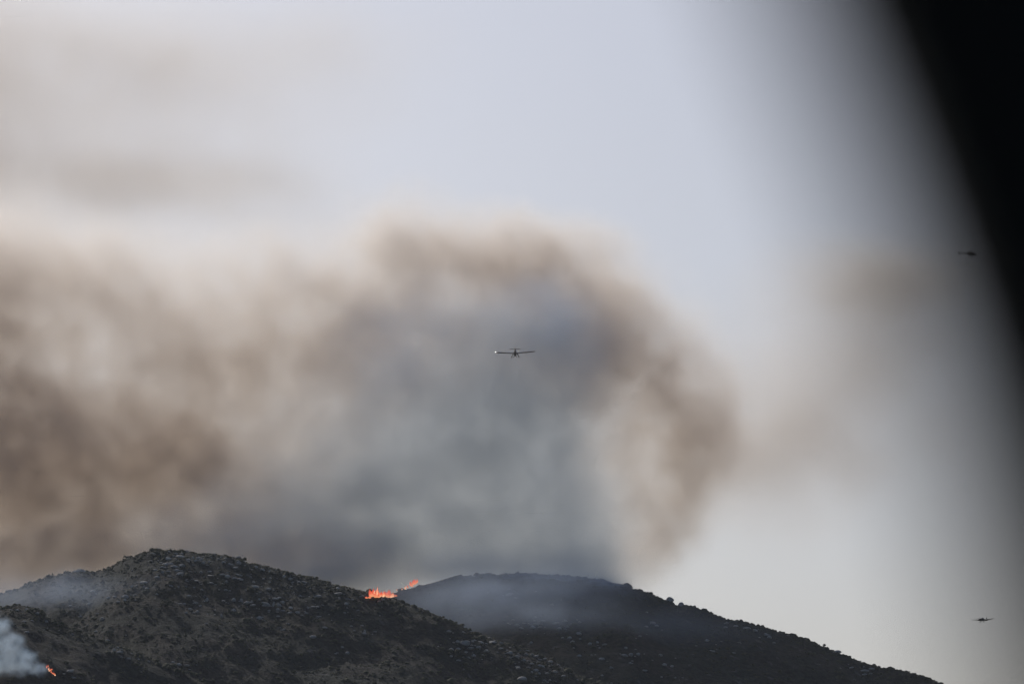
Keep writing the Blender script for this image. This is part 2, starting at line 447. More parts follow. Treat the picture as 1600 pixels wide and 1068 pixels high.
# the ones that stand out on the skyline
def sky_boulder(u, v, w, h, Y, label, tilt=0):
    return boulder(u, v, w, h, label, None, Y=Y, sink=.42, tilt=tilt)
sky_boulder(125, 895, 28, 13, YA, 'smooth domed boulder on the skyline beside three tiny trees')
sky_boulder(150, 897, 20, 8, YA, 'low boulder just below the smooth domed skyline boulder')
sky_boulder(289, 865, 20, 9, YA, 'broad flat boulder at the very top of the rounded hill')
sky_boulder(250, 863, 13, 8, YA, 'squat dark boulder next to the bushes on the hilltop')
sky_boulder(1047, 938, 13, 11, YB, 'tall blocky boulder on the smoking hill\'s bare skyline', .2)
sky_boulder(1064, 946, 10, 9, YB, 'smaller knobbly boulder just downhill of the tall skyline boulder', .3)
sky_boulder(1252, 998, 18, 6, YB, 'long flat ledge of rock on the clear end of the skyline')
sky_boulder(1308, 1019, 13, 6, YB, 'low rock ledge far down the clear end of the skyline')

# loose stones too small to pick apart, gathered round the outcrops
SV, SF, off = [], [], 0
stone_protos = []
for m_ in rocks[:4]:
    bm = bmesh.new(); bm.from_mesh(m_)
    bmesh.ops.triangulate(bm, faces=bm.faces); bm.verts.index_update()
    stone_protos.append((np.array([v.co[:] for v in bm.verts]), np.array([[v.index for v in f.verts] for f in bm.faces]))); bm.free()
rs = np.random.default_rng(12)
rich = {(u, v) for lst in (B_TOP, B_OUT, B_SPUR) for (u, v, w, h) in lst}
spots = [(u, v) for lst in (B_TOP, B_MID, B_OUT, B_SPUR, B_FAR, B_LOW) for (u, v, w, h) in lst]
for (u, v) in spots:
    p = hit(u, v)
    if p is None: continue
    for q in range(5 if (u, v) in rich else 2):
        x, y = p.x + rs.normal(0, 6), p.y + rs.normal(0, 11)
        z = float(height(x, y))
        V, F = stone_protos[rs.integers(4)]
        k_ = .42 * math.exp(rs.normal(0, .45))
        a = rs.uniform(0, 6.283); c, s_ = math.cos(a), math.sin(a)
        W = V * np.array((k_ * rs.uniform(1, 2.6), k_ * rs.uniform(1, 1.6), k_ * .75))
        SV.append(np.stack([W[:, 0] * c - W[:, 1] * s_ + x, W[:, 0] * s_ + W[:, 1] * c + y, W[:, 2] + z + .2 * k_], -1)); SF.append(F + off); off += len(V)
tag(link('stones', mesh_np('stones', np.concatenate(SV), np.concatenate(SF), smooth=False), M['rock']), 'loose pale stones strewn round the outcrops', 'stones', kind='stuff')

# ---------------------------------------------------------------- small trees and single bushes
def leaf_ball(rng_, n, rx, rz, zc, size, conic=False):
    V, F = [], []
    for i in range(n):
        while True:
            x, y, z = rng_.uniform(-1, 1), rng_.uniform(-1, 1), rng_.uniform(-1, 1)
            q = x * x + y * y + z * z
            if q < 1 and q > .12: break
        if conic:
            k = (1 - (z + 1) / 2) * 1.1 + .12
            x, y = x * k, y * k
        lump = 1 + .25 * math.sin(5 * math.atan2(y, x) + 3 * z)
        c = Vector((x * rx * lump, y * rx * lump, zc + z * rz))
        a = Vector((rng_.gauss(0, 1), rng_.gauss(0, 1), rng_.gauss(0, 1))).normalized()
        b = a.orthogonal().normalized()
        cc = a.cross(b)
        s = size * rng_.uniform(.6, 1.3)
        k0 = len(V)
        V += [c + b * s, c + cc * s * .7, c - b * s, c - cc * s * .7]
        F.append((k0, k0 + 1, k0 + 2, k0 + 3))
    return np.array(V), np.array(F)
def tree(name, u, v, w, h, label, cat, group=None, Y=None, conic=False, seed=0):
    p = hit(u, v) if Y is None else at(u, v, Y)
    if p is None: return
    p.z = float(height(p.x, p.y)) if Y is None else p.z
    s = mpp(p.y)
    rx, H = w * s * .5, h * s
    root = empty(name, p)
    tag(root, label, cat, group)
    rn = random.Random(seed)
    secs = []
    for k in range(5):
        t = k / 4
        rr = max(.025 * H * (1 - .8 * t), .03)
        secs.append([Vector((rr * math.cos(a) + .03 * H * math.sin(3 * t), rr * math.sin(a), -.4 + (H * .85 + .4) * t)) for a in [q / 6 * 6.283 for q in range(6)]])
    bm = loft(secs)
    for q in range(5):
        a = q * 2.4 + seed; z0 = H * rn.uniform(.35, .6)
        d = Vector((math.cos(a), math.sin(a), .7)) * rx * .7
        p0 = Vector((0, 0, z0)); pr = d.orthogonal().normalized() * .012 * H; p2 = d.cross(pr).normalized() * .012 * H
        vs = [bm.verts.new(p0 + pr), bm.verts.new(p0 + p2), bm.verts.new(p0 - pr), bm.verts.new(p0 + d)]
        for i in range(3): bm.faces.new((vs[i], vs[(i + 1) % 3], vs[3]))
    link('trunk', bm_mesh('trunk', bm), M['bark'], root)
    V, F = leaf_ball(rn, 320, rx, H * .42, H * .58, max(.12 * rx, .16), conic)
    link('crown', mesh_np('crown', V, F, smooth=False), M['leaf'], root)
G3 = 'tiny trees along the skyline'
tree('small_tree', 40, 919, 6, 9, 'tiny lone tree lowest down the skyline ridge', 'tree', G3, YA, seed=1)
tree('small_tree', 73, 908, 7, 10, 'tiny bushy tree, lower of the pair on the skyline ridge', 'tree', G3, YA, seed=2)
tree('small_tree', 82, 906, 6, 12, 'tiny slender tree, taller of the pair on the skyline ridge', 'tree', G3, YA, seed=3, conic=True)
tree('small_tree', 13, 928, 9, 7, 'rounded bush at the foot of the skyline ridge', 'bush', None, YA, seed=4)
for k, (u, v, w, h) in enumerate([(203, 874, 5, 6), (216, 870, 5, 5), (222, 869, 6, 5), (196, 877, 7, 5), (186, 882, 8, 6), (240, 865, 6, 6), (180, 886, 7, 5), (168, 891, 6, 4)]):
    tree('skyline_bush', u, v, w, h, 'small dark bush on the skyline below the rounded hilltop', 'bush', 'bushes below the rounded hilltop', YA, seed=10 + k)
for k, (u, v, w, h) in enumerate([(311, 868, 7, 4), (323, 869, 6, 3), (352, 873, 7, 3), (451, 898, 5, 5), (468, 901, 5, 5), (478, 906, 6, 4), (498, 911, 6, 4), (521, 917, 7, 4), (539, 922, 6, 4), (556, 927, 7, 4)]):
    tree('skyline_bush', u, v, w, h, 'small bush along the rounded hill\'s long descending skyline', 'bush', 'bushes along the descending skyline', YA, seed=30 + k)
for k, (u, v, w, h) in enumerate([(985, 920, 8, 4), (1002, 928, 8, 4), (1020, 932, 9, 4), (1095, 956, 7, 4), (1124, 965, 7, 4), (1160, 976, 8, 4), (1182, 980, 9, 4), (1232, 994, 8, 4), (1288, 1010, 5, 5), (1390, 1046, 5, 5)]):
    tree('skyline_bush', u, v, w, h, 'small bush along the smoking hill\'s clear skyline', 'bush', 'bushes along the clear skyline', YB, seed=50 + k)
tree('green_bush', 262, 950, 20, 15, 'rounded green bush alone on the rounded hill\'s face', 'bush', None, None, seed=71)
tree('green_bush', 95, 983, 17, 12, 'dark green bush in the dip beside the small front ridge', 'bush', None, None, seed=72)
tree('green_bush', 171, 998, 16, 13, 'dark bush above the pale slab on the lower slope', 'bush', None, None, seed=73)
tree('small_tree', 51, 1040, 16, 18, 'dark tree standing in a gap of the brush fire smoke', 'tree', None, None, seed=74)

# ---------------------------------------------------------------- smoke
def smoke_mat(name, scat, absb, g_):
    m, n, l = new_mat(name)
    n.remove(n['Principled BSDF'])
    at_ = n.new('ShaderNodeAttribute'); at_.attribute_name = 'density'
    vs = n.new('ShaderNodeVolumeScatter'); vs.inputs['Color'].default_value = (*scat, 1); vs.inputs['Anisotropy'].default_value = g_
    va = n.new('ShaderNodeVolumeAbsorption'); va.inputs['Color'].default_value = (*[1 - a for a in absb], 1)
    ad = n.new('ShaderNodeAddShader')
    l.new(at_.outputs['Fac'], vs.inputs['Density']); l.new(at_.outputs['Fac'], va.inputs['Density'])
    l.new(vs.outputs[0], ad.inputs[0]); l.new(va.outputs[0], ad.inputs[1])
    l.new(ad.outputs[0], n['Material Output'].inputs['Volume'])
    return m
def smoke(name, label, blobs, mat, voxel, warp, nscale, erode, dens, seed):
    """blobs: (u, v, ru, rv, Y, depth radius m, amount): puffs of smoke, each at its own distance"""
    P = [(at(u, v, Y), ru * mpp(Y), ry, rv * mpp(Y), amt) for u, v, ru, rv, Y, ry, amt in blobs]
    lo = [min(p[0][i] - 2.1 * p[1 + i] for p in P) for i in range(3)]
    hi = [max(p[0][i] + 2.1 * p[1 + i] for p in P) for i in range(3)]
    res = [max(8, int((hi[i] - lo[i]) / voxel)) for i in range(3)]
    bm = bmesh.new()
    bmesh.ops.create_cube(bm, size=1, matrix=Matrix.Translation([(lo[i] + hi[i]) / 2 for i in range(3)]) @ Matrix.Diagonal([hi[i] - lo[i] for i in range(3)] + [1]))
    o = link(name, bm_mesh(name, bm), mat)
    tag(o, label, 'mist' if 'mist' in name else 'smoke', kind='stuff')
    ng = bpy.data.node_groups.new(name, 'GeometryNodeTree')
    ng.interface.new_socket('Geometry', in_out='OUTPUT', socket_type='NodeSocketGeometry')
    n, l = ng.nodes, ng.links
    pos = n.new('GeometryNodeInputPosition').outputs[0]
    nz = n.new('ShaderNodeTexNoise'); nz.inputs['Scale'].default_value = nscale * .6; nz.inputs['Detail'].default_value = 4; nz.inputs['Roughness'].default_value = .6
    offn = n.new('ShaderNodeVectorMath'); offn.operation = 'ADD'; offn.inputs[1].default_value = (seed * 131.7, seed * 71.3, seed * 37.9)
    l.new(pos, offn.inputs[0]); l.new(offn.outputs[0], nz.inputs['Vector'])
    cen = n.new('ShaderNodeVectorMath'); cen.operation = 'SUBTRACT'; cen.inputs[1].default_value = (.5, .5, .5)
    l.new(nz.outputs['Color'], cen.inputs[0])
    wp = n.new('ShaderNodeVectorMath'); wp.operation = 'MULTIPLY_ADD'; wp.inputs[1].default_value = (warp, warp, warp)
    l.new(cen.outputs[0], wp.inputs[0]); l.new(pos, wp.inputs[2])
    acc = None
    for c, rx, ry, rz, amt in P:
        s1 = n.new('ShaderNodeVectorMath'); s1.operation = 'SUBTRACT'; s1.inputs[1].default_value = c
        l.new(wp.outputs[0], s1.inputs[0])
        s2 = n.new('ShaderNodeVectorMath'); s2.operation = 'DIVIDE'; s2.inputs[1].default_value = (rx, ry, rz)
        l.new(s1.outputs[0], s2.inputs[0])
        d = n.new('ShaderNodeVectorMath'); d.operation = 'DOT_PRODUCT'
        l.new(s2.outputs[0], d.inputs[0]); l.new(s2.outputs[0], d.inputs[1])
        e = n.new('ShaderNodeMath'); e.operation = 'POWER'; e.inputs[0].default_value = math.exp(-1.0)
        l.new(d.outputs['Value'], e.inputs[1])
        m_ = n.new('ShaderNodeMath'); m_.operation = 'MULTIPLY_ADD'; m_.inputs[1].default_value = amt
        l.new(e.outputs[0], m_.inputs[0])
        if acc: l.new(acc, m_.inputs[2])
        else: m_.inputs[2].default_value = 0
        acc = m_.outputs[0]
    fb = n.new('ShaderNodeTexNoise'); fb.inputs['Scale'].default_value = nscale; fb.inputs['Detail'].default_value = 6; fb.inputs['Roughness'].default_value = .6
    l.new(offn.outputs[0], fb.inputs['Vector'])
    # erode the soft puffs by the turbulence, so that their edges billow
    k1 = n.new('ShaderNodeMapRange'); k1.inputs['From Min'].default_value = .34; k1.inputs['From Max'].default_value = .66
    k1.inputs['To Min'].default_value = 1 - erode; k1.inputs['To Max'].default_value = 1 + erode; k1.clamp = True
    l.new(fb.outputs['Fac'], k1.inputs['Value'])
    k2 = n.new('ShaderNodeMath'); k2.operation = 'MULTIPLY'
    l.new(acc, k2.inputs[0]); l.new(k1.outputs[0], k2.inputs[1])
    k3 = n.new('ShaderNodeMath'); k3.operation = 'SUBTRACT'; k3.inputs[1].default_value = .035
    l.new(k2.outputs[0], k3.inputs[0])
    k4 = n.new('ShaderNodeMath'); k4.operation = 'MAXIMUM'; k4.inputs[1].default_value = 0
    l.new(k3.outputs[0], k4.inputs[0])
    k5 = n.new('ShaderNodeMath'); k5.operation = 'MULTIPLY'; k5.inputs[1].default_value = dens
    l.new(k4.outputs[0], k5.inputs[0])
    vc = n.new('GeometryNodeVolumeCube')
    vc.inputs['Min'].default_value = lo; vc.inputs['Max'].default_value = hi
    for ax, r_ in zip('XYZ', res): vc.inputs['Resolution ' + ax].default_value = r_
    l.new(k5.outputs[0], vc.inputs['Density'])
    sm = n.new('GeometryNodeSetMaterial'); sm.inputs['Material'].default_value = mat
    l.new(vc.outputs[0], sm.inputs['Geometry'])
    out = n.new('NodeGroupOutput')
    l.new(sm.outputs[0], out.inputs[0])
    md = o.modifiers.new('smoke', 'NODES'); md.node_group = ng
    print(name, res)
    return o
S_TAN = smoke_mat('tan_smoke', (.66, .68, .71), (.055, .095, .135), .5)
S_GREY = smoke_mat('grey_smoke', (.62, .63, .64), (.12, .155, .19), .45)
S_BLUE = smoke_mat('blue_smoke', (.60, .71, .90), (.225, .125, .0), .35)
S_WHITE = smoke_mat('brush_smoke', (.52, .68, .86), (.14, .09, .03), .2)
def billow(blobs, seed, n=3, k=.5, gain=.5):
    """puffs around each puff, so that the outline swells like smoke"""
    r_ = random.Random(seed)
    out = []
    for u, v, ru, rv, Y, ry, amt in blobs:
        out.append((u, v, ru, rv, Y, ry, amt * .7))
        for q in range(n):
            a, d = r_.uniform(0, 6.283), r_.uniform(.5, .95)
            out.append((u + ru * d * math.cos(a), v + rv * d * math.sin(a), ru * k * r_.uniform(.7, 1.2), rv * k * r_.uniform(.7, 1.2), Y + r_.uniform(-.8, .8) * ry, ry * .4, amt * 1.3 * gain * r_.uniform(.6, 1.3)))
    return out
TAN = [(540, 560, 100, 100, 3220, 45, .6), (590, 450, 80, 80, 3220, 45, .7), (645, 385, 60, 60, 3230, 40, 1.0), (740, 400, 90, 50, 3230, 45, 1.2), (850, 420, 90, 50, 3230, 45, 1.15), (930, 480, 80, 65, 3230, 45, .9), (1010, 560, 85, 75, 3230, 45, .9),
       (1090, 630, 75, 75, 3230, 45, .9), (1100, 720, 75, 70, 3230, 45, .8), (1030, 810, 65, 60, 3210, 40, .8), (985, 880, 40, 40, 3190, 30, .8), (760, 500, 210, 90, 3250, 50, .8), (640, 520, 120, 90, 3250, 50, .6), (985, 690, 90, 120, 3250, 45, .8), (900, 540, 80, 80, 3240, 45, .6),
       (430, 470, 80, 70, 3240, 60, .5), (400, 620, 170, 120, 3240, 60, .7), (250, 540, 150, 90, 3230, 60, .6), (60, 690, 150, 80, 3220, 60, 1.5), (220, 690, 130, 70, 3220, 60, .8), (330, 770, 170, 90, 3230, 60, .8), (80, 790, 220, 70, 3230, 60, .9),
       (-120, 660, 170, 150, 3230, 70, 1.0), (-70, 450, 140, 120, 3240, 70, 1.0), (120, 470, 190, 80, 3260, 60, .5), (-250, 850, 220, 120, 3260, 80, .8), (250, 870, 260, 45, 3180, 60, .6), (60, 890, 220, 45, 3170, 60, .6), (480, 890, 140, 40, 3170, 50, .8),
       (50, 400, 140, 60, 3260, 50, .7), (220, 430, 140, 60, 3260, 50, .4), (380, 420, 100, 50, 3250, 50, .4), (640, 325, 40, 35, 3230, 35, .45), (925, 385, 60, 35, 3230, 40, .55), (800, 360, 70, 30, 3230, 40, .45), (-20, 915, 150, 35, 3150, 60, .7), (520, 400, 70, 60, 3260, 40, .3)]
smoke('smoke_plume', 'tan and brown smoke plume arching over the burning hills', billow(TAN, 3), S_TAN, 2.6, 38, .045, .8, .034, 1)
VEIL = [(120, 275, 300, 50, 3900, 80, .8), (300, 290, 150, 35, 3900, 80, .5), (100, 150, 320, 110, 3900, 80, .5), (300, 60, 320, 60, 3900, 80, .45), (-150, 300, 250, 200, 3900, 90, .8), (-100, 60, 280, 140, 3900, 90, .6), (200, 370, 330, 60, 3900, 80, .3), (480, 350, 160, 50, 3900, 80, .12), (480, 130, 180, 90, 3900, 80, .2)]
smoke('high_smoke', 'thin veil of high tan smoke drifting above the plume', billow(VEIL, 8, 3, .45, .25), S_GREY, 7, 45, .016, .5, .0150, 5)
THIN = [(1340, 440, 120, 55, 3500, 60, 1.1), (1420, 440, 90, 45, 3500, 60, .5), (1300, 560, 160, 90, 3500, 60, .8), (1290, 700, 180, 90, 3500, 60, .7), (1200, 760, 120, 80, 3500, 60, .5), (1230, 640, 110, 90, 3500, 60, .4)]
smoke('drifting_smoke', 'faint grey smoke drifting away from the plume beneath the helicopter', billow(THIN, 9, 3, .45, .3), S_GREY, 7, 35, .022, .6, .020, 9)
BLUE = [(720, 590, 160, 115, 3130, 40, .7), (800, 690, 120, 130, 3120, 40, .8), (640, 710, 180, 120, 3120, 40, .8), (870, 570, 75, 85, 3130, 40, .8), (780, 500, 120, 50, 3140, 40, .6), (690, 840, 260, 65, 3100, 40, .9), (890, 820, 75, 90, 3090, 35, 1.0), (480, 780, 150, 90, 3120, 40, .7),
        (330, 840, 120, 40, 3090, 40, .6), (540, 870, 130, 40, 3070, 30, .7), (530, 912, 120, 32, 3080, 40, 1.0), (800, 885, 150, 36, 3060, 35, .75), (910, 885, 60, 40, 3020, 25, .9)]
RIDGE = [(945, 910, 30, 20, 2982, 16, 2.0), (800, 890, 130, 26, 2985, 22, .9), (720, 900, 50, 22, 2980, 20, .7), (875, 905, 75, 22, 2978, 16, 1.3), (800, 928, 140, 26, 2925, 28, .9), (705, 938, 70, 24, 2915, 25, .4), (820, 965, 150, 22, 2885, 25, .5), (1060, 985, 140, 28, 2915, 22, .22), (60, 925, 150, 24, 2675, 22, .4), (605, 915, 45, 16, 2957, 7, .7)]
smoke('blue_smoke', 'dense blue grey smoke rising from behind the saddle of the hills', billow(BLUE, 5, 3, .5, .35) + RIDGE, S_BLUE, 2.8, 30, .040, .45, .027, 13)
PUFF = []
for u, v, ru, rv, ry, amt in [(66, 1044, 8, 7, 3, .8), (50, 1046, 14, 9, 4, .9), (45, 1025, 10, 8, 4, .9), (28, 1042, 16, 13, 5, .8), (16, 1015, 16, 16, 5, .8), (22, 998, 12, 8, 4, .6), (2, 978, 13, 10, 4, .8), (0, 1040, 16, 18, 5, .6), (-25, 1000, 25, 30, 6, .7), (-50, 950, 30, 30, 8, .5)]:
    PUFF.append((u, v, ru, rv, hit(max(u, 2), 1048).y - 4 - (1048 - v) * .05, ry, amt))
smoke('brush_smoke', 'small pale bluish smoke puff blowing off the brush fire', PUFF, S_WHITE, .6, 7, .26, 1.0, .22, 17)
smoke('water_mist', 'faint pale streak of falling water under the water bomber', [(805, 566, 3, 9, 2582, 2, .5), (805.5, 582, 4, 12, 2582, 2, .4), (806, 602, 5, 14, 2582, 2, .25)], S_WHITE, .5, 1.5, .4, .8, .045, 21)

# ---------------------------------------------------------------- the air between the camera and the hills
def haze_box():
    m, n, l = new_mat('haze')
    n.remove(n['Principled BSDF'])
    v = n.new('ShaderNodeVolumePrincipled')
    v.inputs['Color'].default_value = (.80, .88, 1.0, 1); v.inputs['Density'].default_value = 1.4e-5; v.inputs['Anisotropy'].default_value = .3
    l.new(v.outputs[0], n['Material Output'].inputs['Volume'])
    bm = bmesh.new()
    lo, hi = (-3200, -1500, -12), (3200, 5200, 900)
    bmesh.ops.create_cube(bm, size=1, matrix=Matrix.Translation([(lo[i] + hi[i]) / 2 for i in range(3)]) @ Matrix.Diagonal([hi[i] - lo[i] for i in range(3)] + [1]))
    tag(link('haze', bm_mesh('haze', bm), m), 'thin bluish haze in the air before the hills', 'haze', kind='stuff')
haze_box()

# ---------------------------------------------------------------- flames
def flame_mat(name, c0, c1, c2, s0):
    m, n, l = new_mat(name)
    n.remove(n['Principled BSDF'])
    tc = n.new('ShaderNodeTexCoord'); sep = n.new('ShaderNodeSeparateXYZ')
    l.new(tc.outputs['Generated'], sep.inputs[0])
    rp = n.new('ShaderNodeValToRGB')
    e = rp.color_ramp.elements
    e[0].position, e[0].color = 0, (*c0, 1)
    e[1].position, e[1].color = 1, (*c2, 1)
    e.new(.45).color = (*c1, 1)
    nz = n.new('ShaderNodeTexNoise'); nz.inputs['Scale'].default_value = 3; nz.inputs['Detail'].default_value = 3
    l.new(tc.outputs['Object'], nz.inputs['Vector'])
    ad = n.new('ShaderNodeMath'); ad.operation = 'MULTIPLY_ADD'; ad.inputs[1].default_value = .7; 
    sb = n.new('ShaderNodeMath'); sb.operation = 'SUBTRACT'; sb.inputs[1].default_value = .35
    l.new(sep.outputs['Z'], sb.inputs[0])
    l.new(nz.outputs['Fac'], ad.inputs[0]); l.new(sb.outputs[0], ad.inputs[2])
    l.new(ad.outputs[0], rp.inputs['Fac'])
    em = n.new('ShaderNodeEmission'); em.inputs['Strength'].default_value = s0
    l.new(rp.outputs[0], em.inputs['Color'])
    tr = n.new('ShaderNodeBsdfTransparent')
    mx = n.new('ShaderNodeMixShader')
    mr = n.new('ShaderNodeMapRange'); mr.inputs['From Min'].default_value = .35; mr.inputs['From Max'].default_value = 1.; mr.inputs['To Min'].default_value = .95; mr.inputs['To Max'].default_value = .25
    l.new(sep.outputs['Z'], mr.inputs['Value'])
    l.new(mr.outputs[0], mx.inputs['Fac']); l.new(tr.outputs[0], mx.inputs[1]); l.new(em.outputs[0], mx.inputs[2])
    l.new(mx.outputs[0], n['Material Output'].inputs['Surface'])
    m.cycles.emission_sampling = 'NONE'
    return m
M['flame'] = flame_mat('flame', (1, .40, .18), (1, .15, .075), (.70, .08, .05), .85)
M['flame_hot'] = flame_mat('flame_hot', (1, .60, .36), (1, .38, .2), (1, .18, .09), 1.0)
def flame_mesh(seed):
    r_ = random.Random(seed)
    secs = []
    ph, sw = r_.uniform(0, 6), r_.uniform(.15, .35)
    for k in range(8):
        t = k / 7
        rr = (.5 * (1 - t) ** .8 * (.75 + .5 * math.sin(min(t * 4.0, 3.1)))) + .01
        ox, oy = sw * math.sin(ph + 3.5 * t) * t, sw * math.cos(ph + 2.7 * t) * t
        secs.append([Vector((ox + rr * math.cos(a) * (1 + .2 * math.sin(2 * a + ph)), oy + rr * math.sin(a), t)) for a in [q / 8 * 6.283 for q in range(8)]])
    return bm_mesh('flame_tongue', loft(secs), True)
fl, flh = [flame_mesh(s) for s in range(5)], [flame_mesh(20 + s) for s in range(3)]
for f in fl: f.materials.append(M['flame'])
for f in flh: f.materials.append(M['flame_hot'])
def fire(u, v, Y, tongues, label):
    """tongues: (du, dv, w, h, hot) in pixels from the fire's base"""
    base = at(u, v, Y)
    root = empty('fire', base)
    tag(root, label, 'fire', 'fires on the hills')
    s = mpp(Y)
    for k, (du, dv, w, h, hot) in enumerate(tongues):
        o = bpy.data.objects.new('flame_tongue', (flh if hot else fl)[k % (3 if hot else 5)])
        col.objects.link(o); o.parent = root
        gp_ = hit(u + du, v + max(dv, 0) + 1)
        q_ = at(u + du, v + dv, (gp_.y if gp_ else Y) - random.Random(k).uniform(.5, 3) - (1.0 if hot else 0))
        o.location = q_ - base
        o.scale = (w * s, w * s, h * s)
        o.rotation_euler = (0, 0, k * 1.7)
rf = random.Random(4)
T1 = [(rf.uniform(-18, 14), rf.uniform(-2, 1), rf.uniform(3, 6.5), rf.uniform(5, 13), False) for k in range(34)] + [(-8, -1, 4, 15, True), (-12, -3, 3, 8, True), (2, 0, 4, 8, True), (15, 1, 4, 7, True), (17, 0, 3, 9, True), (-4, 0, 4, 6, True), (8, 0, 3, 6, True)] + [(-20, 2, 5, 4, False), (-24, 2, 4, 3, False), (18, 0, 3, 6, False), (20.5, -1, 2.5, 4, False), (23, -1, 2, 3, False)]
fire(597, 932, 2970, T1, 'wide orange flames burning in the saddle behind the rounded hill')
T2 = [(-14, 1, 2, 4, True), (-9, 0, 3, 6, True), (-5, -2, 3, 6, False), (0, -5, 5, 9, False), (4, -7, 6, 9, False), (7, -8, 5, 9, False), (2, -4, 5, 7, False), (9, -10, 4, 7, False), (-22, 2, 2, 3, True)]
fire(642, 920, 2975, T2, 'smaller reddish flames climbing the ridge just uphill of the wide flames')
pf = hit(76, 1046)
T3 = [(0, 0, 2.5, 5, True), (1, 2, 2, 3, True), (-3, -3, 2, 5, False), (4, 4, 2, 4, False), (8, 7, 2, 4, False), (10, 9, 2, 4, True), (6, 6, 2, 3, False), (3, 1, 2, 4, False), (-1, -5, 1.5, 4, False), (5, 0, 1.5, 3, False)]
fire(76, 1046, pf.y - 1.0, T3, 'thin line of red flames at the edge of the brush smoke')

# ---------------------------------------------------------------- aircraft
def airfoil(c, t, n=12):
    pts = []
    for k in range(n):
        a = k / n * 2 * math.pi
        x = .5 * (1 + math.cos(a))
        th = t * 2.6 * (math.sqrt(max(x, 0)) * .6 - .22 * x - .38 * x * x) * .5
        pts.append(((x - .3) * c, math.copysign(th, math.sin(a)) if abs(math.sin(a)) > 1e-6 else 0))
    return pts
def wing_half(side, span, c0, c1, t, dih, root_off=0.0):
    secs = []
    for k in range(7):
        f = k / 6
        y = root_off + f * (span - root_off)
        c = c0 + (c1 - c0) * f
        if k == 6: c *= .75
        secs.append([Vector((side * y, -x, z * c + y * math.tan(dih))) for x, z in airfoil(c, t)])
    return loft(secs)
def lathe_y(stations, seg=14):
    """stations: (y, half width, half height, z centre)"""
    return loft([[Vector((w * math.cos(a), y, zc + h * math.sin(a))) for a in [q / seg * 2 * math.pi for q in range(seg)]] for y, w, h, zc in stations])
def tube_bm(p, q, r0, r1, seg=8):
    p, q = Vector(p), Vector(q)
    d = (q - p).normalized(); a = d.orthogonal().normalized(); b = d.cross(a)
    return loft([[c + (a * math.cos(t) + b * math.sin(t)) * r for t in [k / seg * 6.283 for k in range(seg)]] for c, r in ((p, r0), (q, r1))])
def wheel_bm(c, r, w, seg=16):
    c = Vector(c)
    return loft([[c + Vector((x, rr * math.cos(t), rr * math.sin(t))) for t in [k / seg * 6.283 for k in range(seg)]] for x, rr in ((-w, r * .75), (-w * .6, r), (w * .6, r), (w, r * .75))])
def aeroplane(loc, yaw, roll, pitch, label):
    """single engine low wing water bomber; nose towards +Y of its own frame"""
    root = empty('firefighting_plane', loc)
    root.rotation_mode = 'ZXY'
    root.rotation_euler = (pitch, roll, yaw)
    tag(root, label, 'plane', 'firefighting planes')
    P_ = lambda nm, bm, mt, sm=True: link(nm, bm_mesh(nm, bm, sm), M[mt], root)
    fus = P_('fuselage', lathe_y([(4.6, .34, .34, .22), (4.3, .55, .55, .2), (3.0, .62, .78, .2), (1.2, .66, .95, .25), (-.6, .66, 1.0, .32), (-2.2, .52, .75, .42), (-4.2, .30, .45, .55), (-6.0, .13, .28, .66), (-6.5, .05, .2, .7)]), 'plane')
    link('canopy', bm_mesh('canopy', lathe_y([(.7, .1, .1, 1.05), (.3, .42, .5, 1.1), (-.5, .48, .62, 1.15), (-1.3, .42, .5, 1.1), (-2.0, .15, .15, 1.0)]), True), M['glass'], fus)
    link('hopper_gate', bm_mesh('hopper_gate', lathe_y([(1.9, .1, .05, -.72), (1.6, .4, .22, -.72), (.2, .4, .24, -.74), (-.2, .1, .05, -.72)]), True), M['plane_dark'], fus)
    for s in (-1, 1):
        w = P_('wing', wing_half(s, 9.0, 2.2, 1.9, .34, R(4.2), .45), 'plane')
        link('spray_boom', bm_mesh('spray_boom', tube_bm((s * 1.2, -1.75, -.15), (s * 6.5, -1.75, .22), .06, .05)), M['plane_dark'], w)
        bm = loft([[Vector((s * x, y0 + yy, x * math.tan(R(4.2)) + zz)) for yy, zz in ((0, .02), (-.75, -.34), (-.78, -.40), (0, -.18))] for x, y0 in ((.9, -1.35), (4.2, -1.25))])
        link('flap', bm_mesh('flap', bm), M['plane'], w)
        P_('tailplane', wing_half(s, 2.7, 1.35, 1.0, .12, 0, .1), 'plane').location = (0, -5.7, .85)
        P_('gear_leg', tube_bm((s * 1.05, .75, -.1), (s * 1.55, .6, -1.35), .18, .13), 'plane_dark')
        P_('wheel', wheel_bm((s * 1.62, .6, -1.45), .50, .20), 'plane_dark')
    fin = [Vector((0, -x, 0)) for x in (0, 0, 0)]
    bm = loft([[Vector((th * .5 * sy, -5.2 - dx, .75 + z)) for dx, sy in ((lead, 0), (lead + .3, 1), (1.5, .6), (1.72, 0), (1.5, -.6), (lead + .3, -1))] for z, lead, th in ((0, -.2, .24), (.8, .3, .2), (1.75, .7, .12))])
    P_('fin', bm, 'plane')
    prop = P_('propeller', lathe_y([(4.62, .34, .34, .22), (4.95, .26, .26, .22), (5.25, .06, .06, .22)]), 'plane_dark')
    for k in range(5):
        a = k / 5 * 2 * math.pi + .3
        d, t = Vector((math.cos(a), 0, math.sin(a))), Vector((-math.sin(a), .5, math.cos(a)))
        secs = []
        for f, wd in ((.2, .1), (.5, .16), (1.0, .16), (1.45, .09)):
            c = d * f + Vector((0, 4.85, .22))
            secs.append([c + t * wd, c + Vector((0, .03, 0)), c - t * wd, c - Vector((0, .03, 0))])
        link('blade', bm_mesh('blade', loft(secs)), M['plane_dark'], prop)
    P_('tail_wheel', wheel_bm((0, -5.8, .15), .22, .09), 'plane_dark')
    return root
